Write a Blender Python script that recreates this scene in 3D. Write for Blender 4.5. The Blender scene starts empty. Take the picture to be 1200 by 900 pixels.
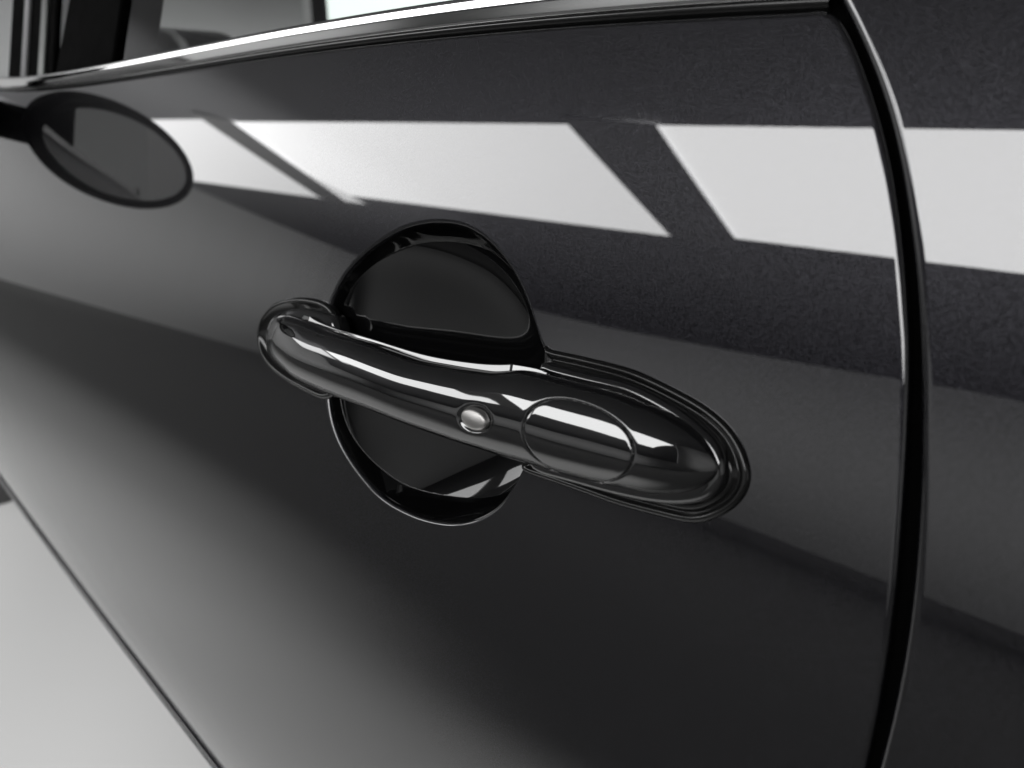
import bpy, bmesh, math
import numpy as np
from mathutils import Vector, Matrix

# ------------------------------------------------------------------ camera, world, lights, exposure
sc = bpy.context.scene
CAMZ = 0.90                                  # camera height above the studio floor
VP = (-354.0, 132.0); FPX = 850.0            # vanishing point of the car's length, focal length (photo pixels)
Fv = np.array([VP[0]-600, 450-VP[1], -FPX]); Fv /= np.linalg.norm(Fv)
Uv = np.array([0, FPX, 450-VP[1]]); Uv /= np.linalg.norm(Uv)
Yv = np.cross(Uv, -Fv); Xv = -Fv             # world axes seen from the camera
cam_d = bpy.data.cameras.new('camera'); cam = bpy.data.objects.new('camera', cam_d)
sc.collection.objects.link(cam)
M = np.stack([Xv, Yv, Uv])                   # rows: world axes in camera coords -> columns are camera axes in world
cam.matrix_world = Matrix(((*M[0], 0), (*M[1], 0), (*M[2], CAMZ), (0, 0, 0, 1)))
cam_d.sensor_width = 36; cam_d.lens = 36*FPX/1200
cam_d.clip_start = 0.01; cam_d.clip_end = 60
cam_d.dof.use_dof = True; cam_d.dof.focus_distance = 0.27; cam_d.dof.aperture_fstop = 10.0
sc.camera = cam

world = bpy.data.worlds.new('World'); sc.world = world; world.use_nodes = True
world.node_tree.nodes['Background'].inputs[0].default_value = (0.02, 0.02, 0.022, 1)
world.node_tree.nodes['Background'].inputs[1].default_value = 0.25
sc.view_settings.view_transform = 'Standard'; sc.view_settings.look = 'None'
sc.view_settings.exposure = 0.0; sc.view_settings.gamma = 1.0
sc.cycles.use_denoising = True
sc.cycles.max_bounces = 8; sc.cycles.glossy_bounces = 6; sc.cycles.transparent_max_bounces = 8
sc.cycles.sample_clamp_indirect = 6

def area_light(name, x0, x1, y0, y1, z, radiance, rot=0, color=(1, 1, 1), up=False):
    L = bpy.data.lights.new(name, 'AREA'); L.shape = 'RECTANGLE'
    L.size = abs(x1-x0); L.size_y = abs(y1-y0)
    L.energy = radiance*math.pi*L.size*L.size_y; L.color = color
    o = bpy.data.objects.new(name, L); sc.collection.objects.link(o)
    o.location = ((x0+x1)/2, (y0+y1)/2, z); o.rotation_euler = (math.pi if up else 0, 0, rot)
    return o
CEIL = CAMZ+5.7                              # high studio ceiling: rows of softboxes run parallel to the car
area_light('ceiling_softbox', -8.6, 10.0, -15.4, -9.4, CEIL, 7.0)
area_light('ceiling_softbox', -25.3, -8.6, -15.9, -9.4, CEIL, 6.0)
area_light('ceiling_softbox', -44, -25.3, -16.8, -9.2, CEIL, 3.8)
def added_wall_fill(name, x, y, z, w, h, radiance, az, tilt=100, spread=120):
    """Added fill light, itself unseen, that brightens the wall it faces."""
    o = area_light(name, -w/2, w/2, -h/2, h/2, 0, radiance); o.data.spread = math.radians(spread)
    o.location = (x, y, CAMZ+z); o.rotation_euler = (math.radians(tilt), 0, math.radians(az)); return o
added_wall_fill('added_wall_fill', -1.0, -4.7, .15, 9.0, 1.0, 1.45, 180, 92, 112)
added_wall_fill('added_wall_fill', -6.5, .6, .15, 11.0, 1.0, 1.2, 90, 92, 112)
added_wall_fill('added_wall_fill', 6.4, -1.0, 1.2, 9.0, 2.6, .45, -90)
added_wall_fill('added_hall_fill', -12.0, -9.0, -.1, 16.0, 1.2, 30.0, 90, 97, 70)  # added light hidden behind the low wall, lifts the far hall wall
for (lx, ly, lz), (tx, ty), cone, watts in (((4.0, -1.6, .5), (-1.6, .05), 14, 7200), ((3.6, -1.9, 1.1), (-3.1, .0), 16, 7700), ((2.5, -2.2, .6), (-.60, -.15), 18, 2500)):  # unseen spots added to brighten the floor beside the car
    sp_d = bpy.data.lights.new('added_floor_fill', 'SPOT'); sp_o = bpy.data.objects.new('added_floor_fill', sp_d); sc.collection.objects.link(sp_o)
    sp_d.energy = watts; sp_d.spot_size = math.radians(cone); sp_d.spot_blend = 1.0; sp_d.shadow_soft_size = .1
    sp_o.location = (lx, ly, CAMZ+lz)
    sp_o.rotation_euler = (Vector((tx, ty, 0))-sp_o.location).to_track_quat('-Z', 'Y').to_euler()

# ------------------------------------------------------------------ body surface (camera-centred coordinates, z=0 is CAMZ)
ZT = np.array([-.70, -.60, -.52, -.485, -.44, -.38, -.30, -.20, -.10, 0, .05, .3, .6])
TT = np.array([-40, -32, -22, -14, -5, 1, 5, 9.5, 13, 16, 17.5, 25., 30])
zz = np.linspace(-.7, .6, 5201)
tt = np.interp(zz, ZT, TT)
_k = np.exp(-.5*(np.arange(-160, 161)/60.)**2); _k /= _k.sum()
tt = np.convolve(np.pad(tt, 160, mode='edge'), _k, 'valid')
_dz = zz[1]-zz[0]
yy = np.concatenate([[0], np.cumsum(np.tan(np.radians((tt[1:]+tt[:-1])/2))*_dz)])
yy += .178-np.interp(-.098, zz, yy)
CX = 0.015
def S(x, z): return np.interp(z, zz, yy)+CX*(x+.2)**2
def normal(x, z):
    n = np.stack([2*CX*(x+.2), -np.ones_like(x), np.tan(np.radians(np.interp(z, zz, tt)))], -1)
    return n/np.linalg.norm(n, axis=-1, keepdims=True)
def P(x, z, o=0.0):
    """Point on the body side at length x, height z, pushed o outwards."""
    x = np.asarray(x, float)+0*np.asarray(z, float); z = np.asarray(z, float)+0*x
    p = np.stack([x, S(x, z), z], -1)
    return p+normal(x, z)*np.asarray(o)[..., None]
def ray(px, py):
    d = np.array([px-600, 450-py, -FPX]); d = d/np.linalg.norm(d)
    return np.array([d@Xv, d@Yv, d@Uv])
def hit(px, py, off=0.0):
    """Where the sight line of a traced outline point meets the body side raised by off: (x, z)."""
    d = ray(px, py); t = np.linspace(.05, 2.6, 2600)
    q = d[None]*t[:, None]; g = q[:, 1]-(S(q[:, 0], q[:, 2])-off/normal(q[:, 0], q[:, 2])[:, 1]*-1)
    i = np.argmax(g > 0) if (g > 0).any() else len(t)-1
    i = max(i, 1); a, b = t[i-1], t[i]
    for _ in range(30):
        m = (a+b)/2; q = d*m
        if q[1]-(S(q[0], q[2])-off/-normal(q[0], q[2])[1]) > 0: b = m
        else: a = m
    q = d*a
    if off:                                   # foot of the raised point on the surface itself
        n = normal(q[0], q[2]); return np.array([q[0]-off*n[0], q[2]-off*n[2]])
    return np.array([q[0], q[2]])
def hits(pts, off=0.0): return np.array([hit(a, b, off) for a, b in pts])
def project(p):
    p = np.asarray(p); c = p[..., 0:1]*Xv+p[..., 1:2]*Yv+p[..., 2:3]*Uv
    return np.stack([600+FPX*c[..., 0]/-c[..., 2], 450-FPX*c[..., 1]/-c[..., 2]], -1)

def spline(p, closed, k=12):
    """Catmull-Rom through the traced points."""
    q = np.vstack([p[-1:], p, p[:2]]) if closed else np.vstack([2*p[:1]-p[1:2], p, 2*p[-1:]-p[-2:-1]])
    o = []
    for i in range(1, len(q)-2):
        a, b, c, d = q[i-1:i+3]; t = np.linspace(0, 1, k, endpoint=False)[:, None]
        o.append(.5*((2*b)+(c-a)*t+(2*a-5*b+4*c-d)*t*t+(-a+3*b-3*c+d)*t**3))
    if not closed: o.append(p[-1:])
    return np.vstack(o)
def resample(pts, n, closed=True, smooth=0.0):
    p = np.array(pts, float)
    if len(p) < 120: p = spline(p, closed)
    if closed: p = np.vstack([p, p[:1]])
    s = np.concatenate([[0], np.cumsum(np.linalg.norm(np.diff(p, axis=0), axis=1))])
    m = 4000; u = np.linspace(0, s[-1], m, endpoint=not closed)
    q = np.stack([np.interp(u, s, p[:, k]) for k in range(p.shape[1])], 1)
    if smooth > 0:
        w = smooth/s[-1]*m; h = int(3*w)+1
        k = np.exp(-.5*(np.arange(-h, h+1)/w)**2); k /= k.sum()
        if closed: q = np.stack([np.convolve(np.pad(q[:, c], h, mode='wrap'), k, 'valid') for c in range(q.shape[1])], 1)
        else:
            a = np.stack([np.convolve(np.pad(q[:, c], h, mode='reflect', reflect_type='odd'), k, 'valid') for c in range(q.shape[1])], 1); q = a
    if closed:
        q2 = np.vstack([q, q[:1]])
    else: q2 = q
    s = np.concatenate([[0], np.cumsum(np.linalg.norm(np.diff(q2, axis=0), axis=1))])
    u = np.linspace(0, s[-1], n, endpoint=not closed)
    return np.stack([np.interp(u, s, q2[:, k]) for k in range(p.shape[1])], 1)

# ------------------------------------------------------------------ materials
def mat(name): 
    m = bpy.data.materials.new(name); m.use_nodes = True
    nt = m.node_tree; return m, nt, nt.nodes['Principled BSDF']
def setp(b, **k):
    for n, v in k.items():
        n = n.replace('_', ' ')
        if n == 'Base Color' and len(v) == 3: v = (*v, 1)
        b.inputs[n].default_value = v
def paint_material():
    m, nt, b = mat('grey_metallic_paint'); N = nt.nodes; Lk = nt.links
    setp(b, Metallic=0.8, Roughness=0.36, Coat_Weight=1.0, Coat_Roughness=0.012, Coat_IOR=1.82, Specular_Tint=(.04, .04, .045, 1))
    tc = N.new('ShaderNodeTexCoord')
    v = N.new('ShaderNodeTexVoronoi'); v.inputs['Scale'].default_value = 3600
    Lk.new(tc.outputs['Object'], v.inputs['Vector'])
    r = N.new('ShaderNodeValToRGB'); r.color_ramp.elements[0].color = (.004, .0038, .0048, 1); r.color_ramp.elements[1].color = (.026, .0255, .030, 1)
    r.color_ramp.elements[0].position = .1; r.color_ramp.elements[1].position = .95
    sp = N.new('ShaderNodeSeparateColor'); Lk.new(v.outputs['Color'], sp.inputs[0]); Lk.new(sp.outputs[0], r.inputs[0])
    Lk.new(r.outputs[0], b.inputs['Base Color'])
    # flakes lie at slightly different angles under the lacquer
    nm = N.new('ShaderNodeBump'); nm.inputs['Strength'].default_value = .075; nm.inputs['Distance'].default_value = .0004
    Lk.new(sp.outputs[1], nm.inputs['Height']); Lk.new(nm.outputs[0], b.inputs['Normal'])
    # orange peel of the lacquer
    n2 = N.new('ShaderNodeTexNoise'); n2.inputs['Scale'].default_value = 140; n2.inputs['Detail'].default_value = 2
    Lk.new(tc.outputs['Object'], n2.inputs['Vector'])
    b2 = N.new('ShaderNodeBump'); b2.inputs['Strength'].default_value = .004; b2.inputs['Distance'].default_value = .0003
    Lk.new(n2.outputs[0], b2.inputs['Height']); Lk.new(b2.outputs[0], b.inputs['Coat Normal'])
    return m
def simple(name, col, rough=.4, metal=0., coat=0., bump=None, ior=1.5, cr=.03):
    m, nt, b = mat(name); N = nt.nodes; Lk = nt.links
    setp(b, Base_Color=col, Roughness=rough, Metallic=metal, Coat_Weight=coat, Coat_Roughness=cr, IOR=ior)
    tc = N.new('ShaderNodeTexCoord'); n = N.new('ShaderNodeTexNoise')
    n.inputs['Scale'].default_value = bump[0] if bump else 60; n.inputs['Detail'].default_value = 4
    Lk.new(tc.outputs['Object'], n.inputs['Vector'])
    mp = N.new('ShaderNodeMapRange'); mp.inputs['To Min'].default_value = rough*.88; mp.inputs['To Max'].default_value = rough*1.12
    Lk.new(n.outputs[0], mp.inputs[0]); Lk.new(mp.outputs[0], b.inputs['Roughness'])
    if bump:
        bp = N.new('ShaderNodeBump'); bp.inputs['Strength'].default_value = bump[1]; bp.inputs['Distance'].default_value = bump[2]
        Lk.new(n.outputs[0], bp.inputs['Height']); Lk.new(bp.outputs[0], b.inputs['Normal'])
    return m
PAINT = paint_material()
GRIP = simple('gloss_black_lacquer', (.006, .006, .0065), .035, 0.0, bump=(160, .006, .0006), ior=2.0)
CHROME = simple('bright_chrome', (.62, .62, .62), .07, 1.0)
SATIN = simple('satin_metal', (.44, .43, .42), .40, 1.0)
RUBBER = simple('glossy_black_rubber', (.006, .006, .006), .16)
SEAL = simple('matt_black_rubber', (.0012, .0012, .0012), .95); SEAL.node_tree.nodes['Principled BSDF'].inputs['Specular IOR Level'].default_value = .05
BLACKG = simple('gloss_black_plastic', (.006, .006, .007), .08)
TYRE = simple('tyre_rubber', (.006, .006, .006), .8); TYRE.node_tree.nodes['Principled BSDF'].inputs['Specular IOR Level'].default_value = .1
FLOORM = simple('grey_studio_floor', (.20, .20, .198), .9, bump=(6, .02, .01)); FLOORM.node_tree.nodes['Principled BSDF'].inputs['Specular IOR Level'].default_value = .1
WALLM = simple('pale_grey_wall', (.62, .62, .62), .8)
DARKM = simple('dark_grey_hall_paint', (.42, .42, .43), .9)
DISH = simple('black_recess_plastic', (.003, .003, .0032), .04, ior=1.46)
MIRROR = simple('mirror_glass', (.75, .75, .75), .01, 1.0)
MBLACK = simple('matt_black_plastic', (.0015, .0015, .0015), .8); MBLACK.node_tree.nodes['Principled BSDF'].inputs['Specular IOR Level'].default_value = .03
def glass_material():
    m, nt, b = mat('tinted_window_glass'); N = nt.nodes; Lk = nt.links; N.remove(b)
    t = N.new('ShaderNodeBsdfTransparent'); t.inputs[0].default_value = (.86, .88, .87, 1)
    g = N.new('ShaderNodeBsdfGlossy'); g.inputs['Roughness'].default_value = .0; g.inputs[0].default_value = (1, 1, 1, 1)
    fr = N.new('ShaderNodeFresnel'); fr.inputs[0].default_value = 1.5
    mx = N.new('ShaderNodeMixShader'); Lk.new(fr.outputs[0], mx.inputs[0]); Lk.new(t.outputs[0], mx.inputs[1]); Lk.new(g.outputs[0], mx.inputs[2])
    Lk.new(mx.outputs[0], N['Material Output'].inputs[0]); return m
GLASS = glass_material()

# ------------------------------------------------------------------ mesh helpers
def link(name, verts, faces, m, parent=None, smooth=True, label=None, uvless=True):
    me = bpy.data.meshes.new(name)
    v = np.array(verts, float).copy(); v[:, 2] += CAMZ
    me.from_pydata(v.tolist(), [], faces if isinstance(faces, list) else faces.tolist())
    if smooth: me.polygons.foreach_set('use_smooth', [True]*len(me.polygons))
    me.materials.append(m); me.update()
    o = bpy.data.objects.new(name, me); sc.collection.objects.link(o)
    if parent: o.parent = parent
    if label: o['label'] = label
    return o
def gridfaces(nu, nv, cu=False, cv=False, flip=False):
    """Vertices indexed u*nv+v."""
    U_ = np.arange(nu if cu else nu-1); V_ = np.arange(nv if cv else nv-1)
    u, v = np.meshgrid(U_, V_, indexing='ij'); u = u.ravel(); v = v.ravel(); u2 = (u+1) % nu; v2 = (v+1) % nv
    f = np.stack([u*nv+v, u2*nv+v, u2*nv+v2, u*nv+v2], 1)
    return f[:, ::-1] if flip else f
def loop_normals(L):
    """Outward 2D normals of a closed loop in (x, z)."""
    t = np.roll(L, -1, 0)-np.roll(L, 1, 0); t /= np.linalg.norm(t, axis=1, keepdims=True)
    n = np.stack([t[:, 1], -t[:, 0]], 1)
    area = .5*np.sum(L[:, 0]*np.roll(L[:, 1], -1)-np.roll(L[:, 0], -1)*L[:, 1])
    return n if area > 0 else -n
def ring_patch(name, L, profile, m, parent, fill=True, label=None, centre_o=None):
    """Loft along a closed footprint: profile = [(inset, height)], from the outside in; then closes to the centroid."""
    n = loop_normals(L)
    def inset(i):
        q = L-n*i
        if i <= 0: return q
        dm = np.sqrt(((q[:, None]-L[None])**2).sum(2)).min(1); bad = dm < i*.985
        if bad.any() and not bad.all():
            k = np.arange(len(q)); g_ = k[~bad]
            q = np.stack([np.interp(k, g_, q[g_, c_], period=len(q)) for c_ in (0, 1)], 1)
        return q
    ins_ = [(inset(i), h) for i, h in profile]; rows = [P(q[:, 0], q[:, 1], h) for q, h in ins_]
    if fill:
        h = profile[-1][1]; last = ins_[-1][0]; c = last.mean(0)
        hh = centre_o if centre_o is not None else h
        for k in (.8, .55, .3, .05):
            q = c+(last-c)*k; rows.append(P(q[:, 0], q[:, 1], h+(hh-h)*(1-k*k)))
    V = np.concatenate(rows); nv = len(L)
    return link(name, V, gridfaces(len(rows), nv, cv=True, flip=False), m, parent, label=label)
def fix_normals(o, outward=True):
    bm = bmesh.new(); bm.from_mesh(o.data); bmesh.ops.recalc_face_normals(bm, faces=bm.faces); bm.to_mesh(o.data); bm.free()
def box(name, x0, x1, y0, y1, z0, z1, m, parent=None, bev=.0, label=None):
    bm = bmesh.new(); bmesh.ops.create_cube(bm, size=1)
    for v in bm.verts: v.co = Vector(((x0+x1)/2+v.co.x*(x1-x0), (y0+y1)/2+v.co.y*(y1-y0), CAMZ+(z0+z1)/2+v.co.z*(z1-z0)))
    if bev: bmesh.ops.bevel(bm, geom=bm.edges, offset=bev, segments=3, affect='EDGES')
    me = bpy.data.meshes.new(name); bm.to_mesh(me); bm.free(); me.materials.append(m)
    o = bpy.data.objects.new(name, me); sc.collection.objects.link(o)
    if parent: o.parent = parent
    if label: o['label'] = label
    return o
def sweep(name, path, frames, prof, m, parent, closed_prof=True, label=None):
    """path Nx3, frames (up, out) Nx3, prof list of (u, o)."""
    up, out = frames; pr = np.array(prof)
    V = path[:, None, :]+up[:, None, :]*pr[None, :, 0:1]+out[:, None, :]*pr[None, :, 1:2]
    o = link(name, V.reshape(-1, 3), gridfaces(len(path), len(pr), cv=closed_prof), m, parent, label=label)
    fix_normals(o); return o

# ------------------------------------------------------------------ the studio
FL = -CAMZ
def structure(o): o['kind'] = 'structure'; return o
v = [(-46, -40, FL), (30, -40, FL), (30, 20, FL), (-46, 20, FL)]
structure(link('floor', v, [(0, 1, 2, 3)], FLOORM, smooth=False))
structure(box('backdrop', -7.46, -7.40, .2, 6.4, FL, 3.2, simple('grey_backdrop_cloth', (.33, .33, .33), .9)))
# low pale wall running behind the photographer and round to the front of the car
path = [(8.2, 7.0), (8.2, -4.6), (6.0, -6.4), (-4.0, -6.4), (-7.0, -5.4), (-8.0, -3.6), (-8.2, 0.0), (-8.2, 7.0)]
pp = resample(path, 110, closed=False, smooth=.35)
tn = np.gradient(pp, axis=0); tn /= np.linalg.norm(tn, axis=1, keepdims=True); nn = np.stack([tn[:, 1], -tn[:, 0]], 1)
top = np.interp(pp[:, 0], [-8.2, -7.0, -4.5, -2.5, -1.0, 6], [.90, .86, .92, 1.04, 1.16, 1.2])
top = np.where(pp[:, 0] > 7, 4.6, top)
WV = []
for (a, b), (c, d), t in zip(pp, nn, top):
    for t_, z_ in ((0, FL), (0, t), (.12, t), (.12, FL)): WV.append((a-c*-t_, b-d*-t_, z_))
structure(link('wall', WV, gridfaces(len(pp), 4, cv=True), WALLM, smooth=False))
structure(box('ceiling', -46, 30, -40, 20, 5.78, 5.9, DARKM))
structure(box('dark_wall', -46, 30, -40.2, -40, FL, 5.78, DARKM))
structure(box('dark_wall', -46.2, -46, -40, 20, FL, 5.78, DARKM))
structure(box('dark_wall', -46, 30, 20, 20.2, FL, 5.78, DARKM))
def blocker(p, q, w):
    """Bar added under the softboxes to cut dark gaps into their reflection."""
    p, q = np.array(p, float), np.array(q, float); t = (q-p)/np.linalg.norm(q-p); n = np.array([t[1], -t[0]])*w/2
    V = [(*(a+b), z_) for z_ in (5.66, 5.69) for a, b in ((p, n), (q, n), (q, -n), (p, -n))]
    return structure(link('added_blocker', V, [(0, 1, 2, 3), (7, 6, 5, 4), (0, 4, 5, 1), (1, 5, 6, 2), (2, 6, 7, 3), (3, 7, 4, 0)], BLOCKER, smooth=False))
BLOCKER = simple('blocker_grey', (.5, .5, .5), .6)
blocker((-8.25, -9.20), (-9.22, -15.95), 1.95)
blocker((-24.2, -9.0), (-27.8, -16.95), 1.8)

# ------------------------------------------------------------------ the car
car = bpy.data.objects.new('car', None); sc.collection.objects.link(car); car.location = (-.6, .9, 0)
car['label'] = 'dark grey metallic car with gloss black door handle and chrome window trim'
car['category'] = 'car'
bpy.context.view_layer.update()
class CarParent: pass
def to_car(o):
    o.parent = car; o.matrix_parent_inverse = Matrix.Translation(-car.location); return o

# traced outlines (photo pixels)
GAP_DOOR = [(962, 8), (975, 14), (990, 38), (1003, 68), (1018, 110), (1031, 155), (1042, 205), (1050, 260), (1056, 320), (1060, 390), (1061, 450), (1058, 520), (1053, 600), (1046, 690), (1036, 770), (1024, 840), (1010, 905), (985, 1000), (950, 1120)]
GAP_PANEL = [(965, -50), (985, -5), (1005, 35), (1022, 75), (1037, 115), (1051, 165), (1063, 225), (1072, 285), (1079, 350), (1083, 420), (1084, 480), (1083, 560), (1079, 640), (1071, 720), (1060, 790), (1046, 855), (1030, 915), (1005, 1000), (965, 1120)]
gd = hits([(a+4, b) for a, b in GAP_DOOR]); gp = hits([(a-5-3*min(max(b-100, 0)/400, 1), b) for a, b in GAP_PANEL])
BELT = [(0, 103), (60, 101), (130, 92), (210, 79), (300, 64), (400, 49), (500, 37), (600, 26), (700, 17), (800, 10), (962, 2)]
belt = hits(BELT)          # lower edge of the trim
bl = np.polyfit(belt[:, 0], belt[:, 1], 3)
def beltz(x): return np.where(x > belt[0, 0], np.polyval(bl, np.maximum(x, belt[0, 0])), belt[0, 1])
DXL = -1.45; DZB = -.470

# door panel: polar grid between the scoop rim and the door outline
RIM = [(380, 425), (379, 400), (383, 362), (392, 338), (405, 316), (430, 290), (465, 267), (500, 257), (535, 258), (560, 268), (582, 286), (600, 309), (615, 337), (626, 367), (633, 390), (637, 401), (642, 410), (641, 430), (639, 455), (636, 480),
       (628, 520), (612, 560), (592, 592), (572, 608), (548, 617), (520, 618), (485, 609), (450, 590), (425, 565), (402, 532), (388, 500), (381, 465)]
rim = resample(hits(RIM), 1400, smooth=.0022)
cen = np.array([rim[:, 0].mean(), rim[:, 1].mean()])
def door_outline():
    pts = [tuple(p) for p in gd]                                  # down the rear edge
    zb = gd[-1, 1]
    pts = [p for p in pts if p[1] > DZB+.02]
    xe = pts[-1][0]
    pts += [(xe-.012, DZB+.012)]
    pts += [(x, DZB) for x in np.linspace(xe-.03, DXL+.02, 60)]
    pts += [(DXL, z) for z in np.linspace(DZB+.02, float(beltz(np.array(DXL)))-.012, 20)]
    pts += [(x, float(beltz(np.array(x)))-.0022) for x in np.linspace(DXL+.01, gd[0, 0]-.004, 90)]
    return resample(pts, 4000, smooth=.0022)
out = door_outline()
HEM = .0018
outn = loop_normals(out); out_in = out-outn*HEM
def polar(loop, ang):
    a = np.unwrap(np.arctan2(loop[:, 1]-cen[1], loop[:, 0]-cen[0])); r = np.hypot(loop[:, 0]-cen[0], loop[:, 1]-cen[1])
    a = np.mod(a, 2*np.pi); i = np.argsort(a); return np.interp(ang, a[i], r[i], period=2*np.pi)
_a = np.mod(np.arctan2(out_in[:, 1]-cen[1], out_in[:, 0]-cen[0]), 2*np.pi); _s = np.sort(_a)
NA = 1500
ang = np.sort(np.concatenate([np.linspace(0, 2*np.pi, NA//2, endpoint=False), _s[np.linspace(0, len(_s)-1, NA//2).astype(int)]+1e-5]))
_keep = np.concatenate([[True], np.diff(ang) > 8e-4]); ang = ang[_keep]; NA = len(ang)
ro = polar(out_in, ang); ri = polar(rim, ang)
on_x = np.interp(ang, _a[np.argsort(_a)], outn[np.argsort(_a), 0], period=2*np.pi); on_z = np.interp(ang, _a[np.argsort(_a)], outn[np.argsort(_a), 1], period=2*np.pi)
ca, sa = np.cos(ang), np.sin(ang)
rows = []
RIMR = .0022
_t = np.linspace(0, 1, 140); fr = _t**1.7/(_t**1.7+(1-_t)**1.7)
for th in np.linspace(np.pi/2, 0, 8)[:-1]:                        # rolled lip into the scoop
    r_ = ri-RIMR*np.sin(th); rows.append(P(cen[0]+ca*r_, cen[1]+sa*r_, -RIMR*(1-np.cos(th))))
for t_ in fr:
    r_ = ri+(ro-ri)*t_; rows.append(P(cen[0]+ca*r_, cen[1]+sa*r_))
bx, bz = cen[0]+ca*ro, cen[1]+sa*ro
for th in np.linspace(0, np.pi/2, 8)[1:]:                         # rolled hem
    rows.append(P(bx+on_x*HEM*np.sin(th), bz+on_z*HEM*np.sin(th), -HEM*(1-np.cos(th))))
rows.append(P(bx+on_x*HEM, bz+on_z*HEM, -.010))
door = link('door_panel', np.concatenate(rows), gridfaces(len(rows), NA, cv=True), PAINT)
fix_normals(door); to_car(door)

# the round scoop pressed in behind the handle
SC_D = .030
rows = []
rr = np.concatenate([[1.0, .998], 1-np.linspace(0, 1, 110)[1:-1]**2.6, [.004]])
r0 = ri-RIMR
def ease(t): t = np.clip(t, 0, 1); return t*t*(3-2*t)
for q in rr:
    qx = cen[0]+ca*r0*q; qz = cen[1]+sa*r0*q
    u = (qx-(cen[0]-.06))/.12                                       # shallow at the front, deep at the rear
    g = .12+.88*ease(u*.95+.0)
    v_ = (qz-cen[1])/.06; g = g*(1-.05*np.maximum(v_, 0)-.34*np.minimum(v_, 0)**2)
    soft_ = (.5+.5*np.cos(ang-.45))**1.5                            # rounded towards the rear, a tight fold elsewhere
    wall = soft_*(1-q**8.0)**.7+(1-soft_)*np.clip((1-q)/(.10*(.3+.7*np.clip(u*1.6, 0, 1))), 0, 1)
    rows.append(P(qx, qz, -RIMR-SC_D*g*wall))
scoop = link('scoop', np.concatenate(rows), gridfaces(len(rows), NA, cv=True), DISH, label='round dished recess in the door behind the handle')
fix_normals(scoop); to_car(scoop)

# rear quarter panel
ge = resample(gp, 400, closed=False, smooth=.004)
tgt = np.gradient(ge, axis=0); tgt /= np.linalg.norm(tgt, axis=1, keepdims=True); nrm2 = np.stack([tgt[:, 1], -tgt[:, 0]], 1)
if nrm2[:, 0].mean() > 0: nrm2 = -nrm2                              # towards the gap
QR = .0030; rows = [P(ge[:, 0], ge[:, 1], -.010)]
for th in np.linspace(np.pi/2, 0, 12):
    q = ge-nrm2*QR*(1-np.sin(th)); rows.append(P(q[:, 0], q[:, 1], -QR*(1-np.cos(th))))
for t_ in np.linspace(0, 1, 90)[1:]**2.3:
    q = ge-nrm2*QR; rows.append(P(q[:, 0]+.5*t_, q[:, 1], 0))
qp = link('quarter_panel', np.concatenate(rows), gridfaces(len(rows), len(ge)), PAINT); to_car(qp)

# black seal deep in the shut line
g2 = resample(np.vstack([hits([(915, -150), (935, -75)]), hits([(955, -12)]), gd[1:]]), 300, closed=False)
V = np.concatenate([P(g2[:, 0]-.0005, g2[:, 1], -.0052), P(g2[:, 0]+.03, g2[:, 1], -.0052)])
to_car(link('door_seal', V, gridfaces(2, 300), SEAL))

# chrome trim along the belt line, swept along the car
bx_ = np.linspace(-1.9, gd[0, 0]+.0005, 260)
bzv = beltz(bx_)
base = P(bx_, bzv+.0005, 0)
nrmv = normal(bx_, bzv); upv = np.cross(np.array([-1., 0, 0]), nrmv); upv *= np.sign(upv[:, 2:3]); upv /= np.linalg.norm(upv, axis=1, keepdims=True)
def arc(c, r, a0, a1, n=10, sq=1.0): return [(c[0]+r[0]*math.cos(math.radians(a)), c[1]+r[1]*math.sin(math.radians(a))) for a in np.linspace(a0, a1, n)]
pk = np.array([(0, -.003), (.0001, .0004), (.0007, .0012), (.0020, .0018), (.0036, .0024), (.0048, .0028), (.0062, .00305), (.0078, .0033), (.0089, .0030), (.0095, .0018), (.0096, -.001), (.0096, -.004)])
prof = [tuple(v) for v in spline(pk, False, 5)]
sw = sweep('belt_trim', base, (upv, nrmv), prof, CHROME, None, label='bright chrome strip along the bottom of the side window'); to_car(sw)

def plate(name, pts, off, thick, m, label=None, sm=.0, n=160):
    """A raised plate whose outline is given along the body side, with rounded edges."""
    L = resample(hits(pts, off), n, smooth=sm)
    e = min(.0012, thick*.45)
    o = ring_patch(name, L, [(0, off-thick), (0, off-e), (e*.3, off-e*.3), (e, off)], m, None, label=label); fix_normals(o); return to_car(o)

# windows and pillars above the trim
to_car(sweep('belt_seal', base, (upv, nrmv), [(-.006, -.006), (-.0018, -.0016), (-.0012, -.0007), (-.0002, -.0004), (.001, -.0006), (.001, -.006)], RUBBER, None, label='thin black rubber strip under the chrome trim'))
gx = np.linspace(-1.9, .1, 60)
rows = [P(gx, beltz(gx)+h_, -.010) for h_ in (0.0, .1, .2, .3)]
glass = link('window_glass', np.concatenate(rows), gridfaces(4, 60), GLASS)
glass.data.update()
if glass.data.polygons[0].normal.y > 0: glass.data.flip_normals()
to_car(glass)
def pillar(name, pts, off, thick, m, label=None):
    """A pillar over the glass, given by its outline along the body side."""
    L = hits(pts, off); n = len(L)
    V = np.concatenate([P(L[:, 0], L[:, 1], off), P(L[:, 0], L[:, 1], off-thick)])
    F_ = [tuple(range(n))]+[tuple(range(2*n-1, n-1, -1))]+[(i, (i+1) % n, n+(i+1) % n, n+i) for i in range(n)]
    o = link(name, V, F_, m, None, smooth=False, label=label); fix_normals(o)
    md = o.modifiers.new('soft', 'BEVEL'); md.width = .002; md.segments = 3
    return to_car(o)
pillar('front_pillar', [(60, 110), (128, 95), (150, -60), (92, -60)], -.006, .03, MBLACK)
pillar('quarter_window_seal', [(28, 112), (60, 108), (70, -60), (38, -60)], -.007, .02, SEAL)
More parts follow.
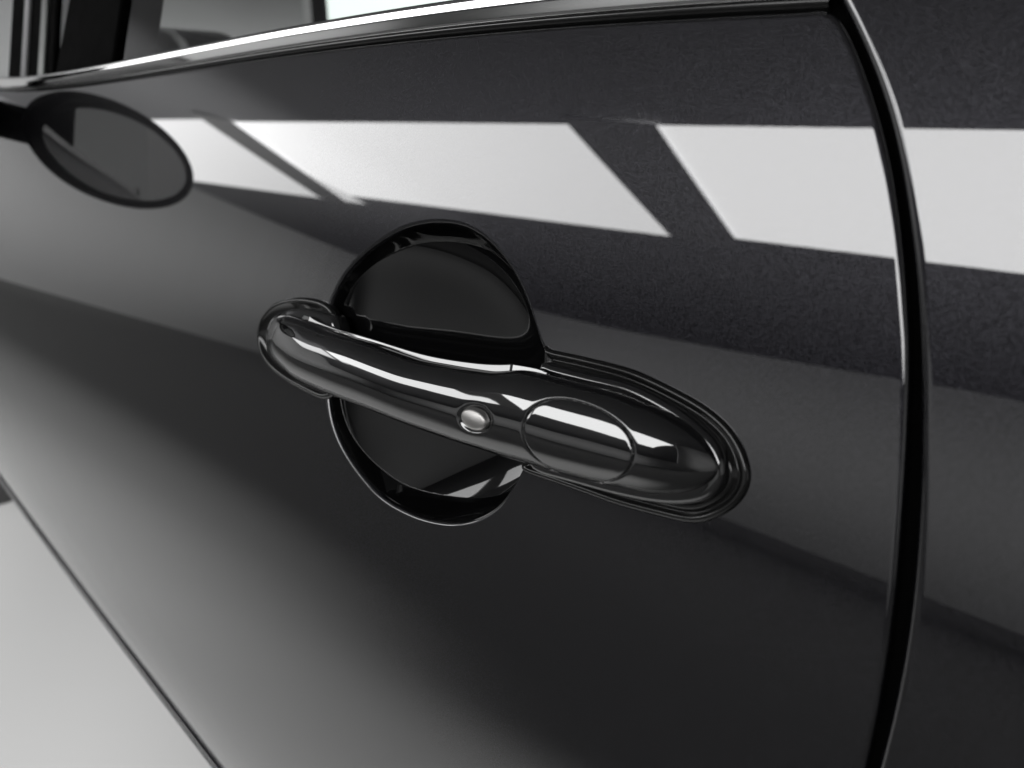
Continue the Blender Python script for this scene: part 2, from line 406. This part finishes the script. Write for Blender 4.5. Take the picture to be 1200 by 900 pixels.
pillar('pillar_trim', [(42, 108), (48, 108), (58, -60), (52, -60)], -.004, .004, simple('brushed_grey_metal', (.25, .26, .25), .3, 1.0), label='thin grey vertical trim line on the black pillar')
pillar('pillar_trim', [(22, 112), (28, 112), (38, -60), (32, -60)], -.004, .004, CHROME, label='thin bright vertical trim line at the front of the pillar')
pillar('quarter_window_seal', [(8, 112), (22, 112), (32, -60), (18, -60)], -.007, .02, SEAL)

# ------------------------------------------------------------------ door handle (one part with its pieces)
handle = bpy.data.objects.new('door_handle', None); sc.collection.objects.link(handle)
handle.location = (float(cen[0]), .16, CAMZ+float(cen[1])); handle['label'] = 'dark chrome grab handle bridging the round scoop'
bpy.context.view_layer.update(); hloc = handle.location.copy()
to_car(handle)
def to_handle(o):
    o.parent = handle; o.matrix_parent_inverse = Matrix.Translation(-hloc); return o
# grip: top and bottom outlines in the photograph, along an axis running down to the right
TOP = np.array([(311, 392), (314, 380), (322, 372), (335, 368), (355, 370), (378, 377), (402, 387), (447, 399), (480, 410), (513, 420), (560, 427), (600, 431), (631, 433), (687, 451), (740, 465), (783, 484), (812, 506), (829, 527), (833, 545)], float)
BOT = np.array([(311, 392), (313, 408), (325, 425), (350, 446), (378, 459), (420, 475), (480, 499), (540, 520), (580, 532), (612, 541), (660, 556), (713, 569), (745, 574), (780, 576), (807, 571), (822, 562), (833, 545)], float)
ax = np.array([.943, .333]); pr_ = np.array([-.333, .943])
ta0, tb0 = TOP@ax, TOP@pr_
_w = np.interp(TOP[:, 0], [311, 335, 380, 450, 560, 600, 632, 660], [0, 2, 4, 4, 7, 9, 3, 0])   # the back shell shows above the front one
ta, tb = TOP@ax, TOP@pr_+_w; ba, bb = BOT@ax, BOT@pr_
NS, NT = 900, 420
xl = hit(311, 392, .012)[0]; xr = hit(833, 545, .012)[0]
# crown height and half thickness of the bar along its length (0 front .. 1 rear)
sK = np.array([0, .05, .12, .22, .35, .5, .65, .8, .9, 1.0])
crownK = np.array([.011, .0185, .025, .030, .033, .0335, .032, .028, .0235, .014])
thickK = np.array([.005, .0085, .0105, .0118, .0124, .0126, .0124, .0120, .0108, .008])
sx = .5-.5*np.cos(np.linspace(0, 1, NS)*np.pi)                       # denser at both ends
xs = xl+(xr-xl)*sx
def smoothcurve(a, b, u):
    w = np.interp(u, a, b); return w
us = np.linspace(0, 1, 801)
kk = np.exp(-.5*(np.arange(-60, 61)/22.)**2); kk /= kk.sum()
def sm(K):
    q = np.interp(us, sK, K); q = np.convolve(np.pad(q, 60, mode='reflect', reflect_type='odd'), kk, 'valid'); return q
crown = np.interp(sx, us, sm(crownK)); thick = np.interp(sx, us, sm(thickK))
th = np.linspace(0, 2*np.pi, NT, endpoint=False)
def sec(th_, p=3.0):
    c, s = np.cos(th_), np.sin(th_)
    p = np.where(s < 0, 2.15, p)
    return np.sign(s)*np.abs(s)**(2/p), np.sign(c)*np.abs(c)**(2/p)
cu, co = sec(th); ROT = math.radians(11)
def turned(h_, t_): u_ = h_*cu[None]; o_ = t_*co[None]; return u_*math.cos(ROT)+o_*math.sin(ROT), -u_*math.sin(ROT)+o_*math.cos(ROT)
zc = np.full(NS, -.098); hh = np.full(NS, .012)
for it in range(14):
    u_, o_ = turned(hh[:, None], thick[:, None]); V = P(xs[:, None]+0*th[None], zc[:, None]+u_, (crown-thick)[:, None]+o_)
    pj = project(V); A = pj@ax; B = pj@pr_
    it_, ib = B.argmin(1), B.argmax(1); r_ = np.arange(NS)
    tB = np.interp(A[r_, it_], ta, tb); bB = np.interp(A[r_, ib], ba, bb)
    eT = tB-B[r_, it_]; eB = bB-B[r_, ib]
    scale = (B[r_, ib]-B[r_, it_])/(2*hh)                                # px per metre
    zc -= (eT+eB)/2/scale*.8; hh = np.maximum(hh+(eB-eT)/2/scale*.8, .0006)
def sm1(q, w=10):
    k = np.exp(-.5*(np.arange(-3*w, 3*w+1)/w)**2); k /= k.sum(); return np.convolve(np.pad(q, 3*w, mode='reflect', reflect_type='odd'), k, 'valid')
zc = sm1(zc); hh = np.maximum(sm1(hh, 6), 1e-4)
def close(q, a, b):
    i0, i1 = np.searchsorted(sx, a), np.searchsorted(sx, b)
    q = q.copy(); u0 = np.clip((sx[i0]-sx)/(sx[i0]-0), 0, 1); u1 = np.clip((sx-sx[i1])/(1-sx[i1]), 0, 1)
    q[:i0] = q[i0]*np.sqrt(1-u0[:i0]**2); q[i1:] = q[i1]*np.maximum(1-u1[i1:]**2, 0)**.62; return q
hh = np.maximum(close(hh, .035, .90), 1e-4)
i1_ = np.searchsorted(sx, .93); k_ = (zc[i1_]-zc[i1_-30])/(xs[i1_]-xs[i1_-30]); zc[i1_:] = zc[i1_]+k_*(xs[i1_:]-xs[i1_])
# the ends close as rounded noses
nose = np.minimum(1, np.sqrt(np.clip(1-(1-np.clip(sx/.06, 0, 1))**2, 0, 1)))*np.clip(1-(1-np.clip((1-sx)/.10, 0, 1))**2, 0, 1)**.62
thk = thick*np.maximum(nose, .02)
u_, o_ = turned(hh[:, None], thk[:, None]); V = P(xs[:, None]+0*th[None], zc[:, None]+u_, (crown-thick)[:, None]+o_)
# outward normals of the loft, for the seams pressed into it
dU = np.gradient(V, axis=0); dV = np.roll(V, -1, 1)-np.roll(V, 1, 1)
NN = np.cross(dU, dV); NN /= np.linalg.norm(NN, axis=2, keepdims=True)+1e-12
if (NN[NS//2, 0]@normal(np.array(xs[NS//2]), np.array(zc[NS//2]))) < 0: NN = -NN
pj = project(V)
front = (co[None] > .15)
LC = np.array([677.3, 517.0]); la = math.radians(23.0); LA, LB = 67.5, 44.5       # lock cover oval
d = pj-LC; du = (d[..., 0]*math.cos(la)+d[..., 1]*math.sin(la))/LA; dv = (-d[..., 0]*math.sin(la)+d[..., 1]*math.cos(la))/LB
rad = (np.abs(du)**2.15+np.abs(dv)**2.15)**(1/2.15); dist = (rad-1)*54
inside = (rad < 1) & front
bev = np.exp(-(dist/.9)**2)*.0005+np.exp(-(dist/2.2)**2)*.00010
disp = np.where(front, bev, 0)
BC = np.array([555.5, 491.3]); ba_ = math.radians(15)
d = pj-BC; du = (d[..., 0]*math.cos(ba_)+d[..., 1]*math.sin(ba_)); dv = (-d[..., 0]*math.sin(ba_)+d[..., 1]*math.cos(ba_))
rb = np.hypot(du/18.5, dv/15.0)
disp += np.where(front, .0014/(1+np.exp((rb-1)*14)), 0)
V = V-NN*disp[..., None]
F_ = gridfaces(NS, NT, cv=True)
ins = inside.reshape(-1)[F_].sum(1) >= 2
ends = [list(range(NT)), list(range((NS-1)*NT, NS*NT))]
Vf = V.reshape(-1, 3)
grip = link('grip', Vf, F_[~ins].tolist()+ends, GRIP); fix_normals(grip); to_handle(grip)
lf = F_[ins]; idx = np.unique(lf); mp_ = np.zeros(len(Vf), int); mp_[idx] = np.arange(len(idx))
lockc = link('lock_cover', Vf[idx], mp_[lf].tolist(), GRIP, label='oval cover over the lock, outlined by a fine seam'); fix_normals(lockc)
to_handle(lockc)
# does the cover face outwards?
# keyless button
k_ = np.argmin(np.where(front, np.hypot(*(pj-BC).transpose(2, 0, 1)), 1e9)); i_, j_ = divmod(k_, NT)
bc = V[i_, j_]; bn = NN[i_, j_]; bn = bn if bn@normal(np.array(bc[0]), np.array(bc[2])) > 0 else -bn
bt = np.array([1., 0, 0])-bn*bn[0]; bt /= np.linalg.norm(bt); bu = np.cross(bt, bn); 
if bu[2] < 0: bu = -bu
rows = []; tb_ = np.linspace(0, 2*np.pi, 64, endpoint=False)
def onpx(c, d_): return project(c+d_*1e-3)-project(c)
sxp = np.linalg.norm(onpx(bc, bt)); syp = np.linalg.norm(onpx(bc, bu)); RX, RY = 16.0/sxp*1e-3, 12.6/syp*1e-3
for q, h_ in ((1.0, -.001), (1.0, .0010), (.98, .0014), (.93, .00175), (.86, .0021), (.72, .0023), (.45, .0026), (.2, .00275), (.02, .0028)):
    rows.append(bc+bn*h_+np.outer(np.cos(tb_), bt)*RX*q+np.outer(np.sin(tb_), bu)*RY*q)
btn = link('lock_button', np.concatenate(rows), gridfaces(len(rows), 64, cv=True), SATIN, label='small oval satin button set in the grip'); fix_normals(btn); to_handle(btn)

# back shell of the grip, a flat bar whose upper edge stands just above the front shell
m_ = (xs > hit(345, 380, .012)[0]) & (xs < hit(640, 440, .012)[0]); xb = xs[m_][::3]; nb = len(xb)
cb = (crown-2*thick)[m_][::3]+.0045; pb_ = 6.0; cB = np.cos(th[::4]); sB = np.sin(th[::4])
_f = np.linspace(-1, 1, 41); face = [(.0055*v, .0028-.00022*v*v) for v in _f]
_r = .0004; bp_ = face+arc((.0055, .0028-.00022-_r), (_r, _r), 80, 0, 8)[0:]+[(.0059, -.002), (.005, -.003), (-.005, -.003), (-.0059, -.002), (-.0059, .002)]
bu_ = np.array([q[0] for q in bp_]); bo_ = np.array([q[1] for q in bp_])
RB = math.radians(9); uu = bu_*math.cos(RB)+bo_*math.sin(RB); oo = -bu_*math.sin(RB)+bo_*math.cos(RB)
zb = zc[m_][::3].copy()+.006; tp = np.clip(np.minimum(np.arange(nb), np.arange(nb)[::-1])/12, .05, 1)**.5
for it in range(14):
    VB = P(xb[:, None]+0*uu[None], zb[:, None]+uu[None]*tp[:, None], cb[:, None]+oo[None]*tp[:, None]); pj2 = project(VB); A = pj2@ax; B = pj2@pr_; k2 = B.argmin(1); r2 = np.arange(nb)
    zb -= (np.interp(A[r2, k2], ta0, tb0)-B[r2, k2])/3000*.7
zb = sm1(zb, 8)
VB = P(xb[:, None]+0*uu[None], zb[:, None]+uu[None]*tp[:, None], cb[:, None]+oo[None]*tp[:, None])
o = link('grip_back', VB.reshape(-1, 3), gridfaces(nb, len(uu), cv=True).tolist()+[list(range(len(uu))), list(range((nb-1)*len(uu), nb*len(uu)))], GRIP, label='back shell of the grip, its upper edge catching the light'); fix_normals(o); to_handle(o)

# rear base: gasket with two ridges, then the skirt of the handle
GK = [(637, 403), (639, 406), (642, 408.5), (648, 410.5), (662, 413.5), (687, 419), (740, 433), (793, 457), (833, 481), (860, 508), (875, 540), (877, 567), (864, 591), (838, 608), (809, 613), (767, 604), (720, 591), (687, 579), (650, 566), (616, 554), (610, 547), (616, 530), (624, 505), (631, 475), (635, 450), (637, 425)]
gk = resample(hits(GK, .001), 500, smooth=.0012)
g_ = ring_patch('gasket', gk, [(0, -.002), (.0, .0006), (.0006, .0014), (.0014, .0017), (.0022, .0013), (.0028, .0004), (.0034, .0004), (.0040, .0018), (.0048, .0026), (.0056, .0024), (.0062, .001), (.0064, -.001)], RUBBER, None, fill=True, label='black rubber gasket round the rear foot of the handle')
fix_normals(g_); to_handle(g_)
SK = [(634, 424), (650, 428), (687, 437), (740, 450), (793, 477), (820, 497), (841, 519), (850, 543), (848, 566), (835, 583), (808, 591), (770, 590), (720, 580), (670, 566), (630, 554), (620, 540), (626, 500), (630, 460)]
sk = resample(hits(SK, .005), 400, smooth=.002)
s_ = ring_patch('handle_foot', sk, [(0, -.001), (0, .0045), (.0004, .0056), (.0012, .0064), (.0022, .0066), (.0034, .0064), (.0048, .0070), (.006, .0085)], GRIP, None, fill=True, label='dark chrome skirt under the rear of the grip')
fix_normals(s_); to_handle(s_)
# front foot
GF = [(392, 366), (380, 354), (362, 349), (342, 349), (322, 355), (308, 369), (302, 388), (304, 410), (314, 428), (332, 444), (356, 458), (382, 468), (400, 450), (402, 400)]
gf = resample(hits(GF, .001), 300, smooth=.002)
g_ = ring_patch('gasket', gf, [(0, -.002), (.0, .0006), (.0006, .0016), (.0016, .0021), (.0026, .0016), (.0031, .0002)], RUBBER, None, fill=True, label='black rubber gasket round the front foot of the handle')
fix_normals(g_); to_handle(g_)
FF = [(396, 378), (380, 366), (358, 361), (338, 362), (322, 369), (314, 382), (314, 404), (326, 424), (350, 444), (380, 458), (400, 440)]
ff = resample(hits(FF, .005), 300, smooth=.002)
s_ = ring_patch('handle_foot', ff, [(0, -.001), (0, .004), (.0008, .0056), (.002, .0064), (.0035, .0066), (.0045, .008)], GRIP, None, fill=True, label='dark chrome nose under the front of the grip')
fix_normals(s_); to_handle(s_)

# ------------------------------------------------------------------ sill, wheel, floorpan, wing mirror
sx_ = np.linspace(-2.2, .3, 200)
def strip(name, z, prof, m, off=0.0, label=None):
    zv = np.full_like(sx_, z); b_ = P(sx_, zv, off); n_ = normal(sx_, zv); u_ = np.cross(np.array([-1., 0, 0]), n_); u_ *= np.sign(u_[:, 2:3])
    return to_car(sweep(name, b_, (u_, n_), prof, m, None, label=label))
strip('sill_bead', DZB-.0036, arc((0, .0004), (.0036, .0036), 0, 345, 20), PAINT, label='thin painted bead along the bottom of the door')
strip('sill', DZB-.018, [(.0, -.02)]+arc((-.004, -.004), (.004, .004), 90, 0, 5)[::-1]+[(-.02, -.001), (-.08, -.03), (-.16, -.10), (0, -.10)], PAINT)
def torus(name, c, R, r, w, m, parent=None):
    a = np.linspace(0, 2*np.pi, 96, endpoint=False); p_ = [(R-r, w/2), (R-r*.15, w/2), (R, w*.36), (R+.001, 0), (R, -w*.36), (R-r*.15, -w/2), (R-r, -w/2)]
    V = np.array([[(c[0]+q*math.cos(t), c[1]+o_, c[2]+q*math.sin(t)) for q, o_ in p_] for t in a])
    o = link(name, V.reshape(-1, 3), gridfaces(96, 7, cu=True, cv=True), m); fix_normals(o); return o
wheel = bpy.data.objects.new('wheel', None); sc.collection.objects.link(wheel); wheel.location = (-2.05, .33, .31)
bpy.context.view_layer.update(); wl_ = wheel.location.copy(); to_car(wheel)
for o in (torus('tyre', (-2.05, .33, FL+.31), .31, .08, .2, TYRE), torus('rim', (-2.05, .32, FL+.31), .23, .2, .17, simple('dark_alloy', (.3, .3, .3), .35, 1.0))):
    o.parent = wheel; o.matrix_parent_inverse = Matrix.Translation(-wl_)
to_car(box('floorpan', -2.6, 1.2, .33, 1.75, -.74, -.60, SEAL))
to_car(box('far_door', -2.0, .9, 1.66, 1.74, -.6, -.05, BLACKG, bev=.01))
bonnet = to_car(box('bonnet', -2.75, -1.95, .30, 1.72, -.20, -.05, PAINT, bev=.03))

# wing mirror on the front of the door, ahead of the frame: it shows in the door paint
wm = bpy.data.objects.new('wing_mirror', None); sc.collection.objects.link(wm)
def mirror_place(px, py, depth):
    h = hit(px, py); h3 = P(h[0], h[1]); n = normal(h[0], h[1]); d = ray(px, py)
    v = d*((h3[1]+depth)/d[1]); return v-2*((v-h3)@n)*n, h3, n
MC, mh, mn = mirror_place(133, 180, .115)
wm.location = (MC[0], MC[1], MC[2]+CAMZ); bpy.context.view_layer.update(); mloc = wm.location.copy(); to_car(wm)
wm['label'] = 'black oval wing mirror'
def to_mirror(o): o.parent = wm; o.matrix_parent_inverse = Matrix.Translation(-mloc); return o
def lathe_oval(name, stations, ay, az_, m, n=96):
    t = np.linspace(0, 2*np.pi, n, endpoint=False); rows = []
    for dx, q in stations: rows.append(np.stack([np.full(n, MC[0]+dx), MC[1]+np.cos(t)*ay*q, MC[2]+np.sin(t)*az_*q], 1))
    o = link(name, np.concatenate(rows), gridfaces(len(rows), n, cv=True)+0, m); fix_normals(o); return to_mirror(o)
MY, MZ = .094, .058
YAW = math.radians(15)
lathe_oval('housing', [(-.085, .02), (-.083, .25), (-.075, .5), (-.055, .78), (-.03, .93), (-.005, .995), (.004, 1.0), (.012, .985), (.018, .95), (.018, .87), (.012, .84), (-.02, .82)], MY, MZ, MBLACK)
gt = np.linspace(0, 2*np.pi, 96, endpoint=False)
GV = np.concatenate([np.stack([MC[0]+.002-np.cos(gt)*MY*.83*q*math.tan(YAW), MC[1]+np.cos(gt)*MY*.83*q, MC[2]+np.sin(gt)*MZ*.83*q], 1) for q in (1.0, .5, .01)])
to_mirror(link('mirror_glass', GV, gridfaces(3, 96, cv=True), MIRROR))
pa = MC+np.array([-.02, MY*.8, -.01]); xa = MC[0]-.05; pb = np.array([xa, float(S(xa, MC[2]-.02))+.01, MC[2]-.02])
pth = np.array([pa+(pb-pa)*k for k in np.linspace(0, 1, 12)]); t_ = (pb-pa)/np.linalg.norm(pb-pa)
upm = np.tile(np.cross(t_, [1., 0, 0])/np.linalg.norm(np.cross(t_, [1., 0, 0])), (12, 1)); otm = np.tile([1., 0, 0], (12, 1))
o = sweep('arm', pth, (upm, otm), arc((0, 0), (.019, .026), 0, 345, 24), MBLACK, None); to_mirror(o)
print('MIRROR', MC, mh)

# hood over the dials, seen through the side window
hx, hy, hz = -1.50, .66, .096
t = np.linspace(0, np.pi, 40); rows = []
for q, dy in ((1.0, -.05), (1.0, .05), (.80, .05), (.80, -.05), (1.0, -.05)):
    rows.append(np.stack([hx+np.cos(t)*.155*q, np.full(40, hy+dy), hz+np.sin(t)*.050*q], 1))
o = link('instrument_hood', np.concatenate(rows), gridfaces(5, 40), BLACKG); fix_normals(o); to_car(o)

# added glowing panel, stands in for the bright patch in the side window
sb = bpy.data.objects.new('stand_in_panel', None); sc.collection.objects.link(sb); sb.location = (-5.4, 4.0, 0)
sb['label'] = 'added bright panel with a black frame, standing in for the bright patch in the side window'; sb['category'] = 'stand_in_panel'
bpy.context.view_layer.update()
def to_sb(o): o.parent = sb; o.matrix_parent_inverse = Matrix.Translation(-sb.location); return o
em, nt, b = mat('panel_glow'); setp(b, Base_Color=(.7, .74, .72), Emission_Color=(.90, 1.0, .95, 1), Emission_Strength=1.1)
to_sb(box('glow_face', -6.02, -3.4, 4.0, 4.02, .15, 1.45, em))
to_sb(box('frame', -6.22, -6.02, 3.96, 4.06, .05, 1.55, SEAL, bev=.008))
to_sb(box('frame', -3.4, -3.25, 3.96, 4.06, .05, 1.55, SEAL, bev=.008))
to_sb(box('frame', -6.02, -3.4, 3.96, 4.06, 1.45, 1.55, SEAL, bev=.008)); to_sb(box('frame', -6.02, -3.4, 3.96, 4.06, .05, .15, SEAL, bev=.008))
to_sb(box('edge_rail', -6.36, -6.22, 3.97, 4.05, .05, 1.55, WALLM, bev=.008))
for x_ in (-6.0, -3.5): to_sb(box('leg', x_-.02, x_+.02, 3.98, 4.02, -.9, .05, SEAL))
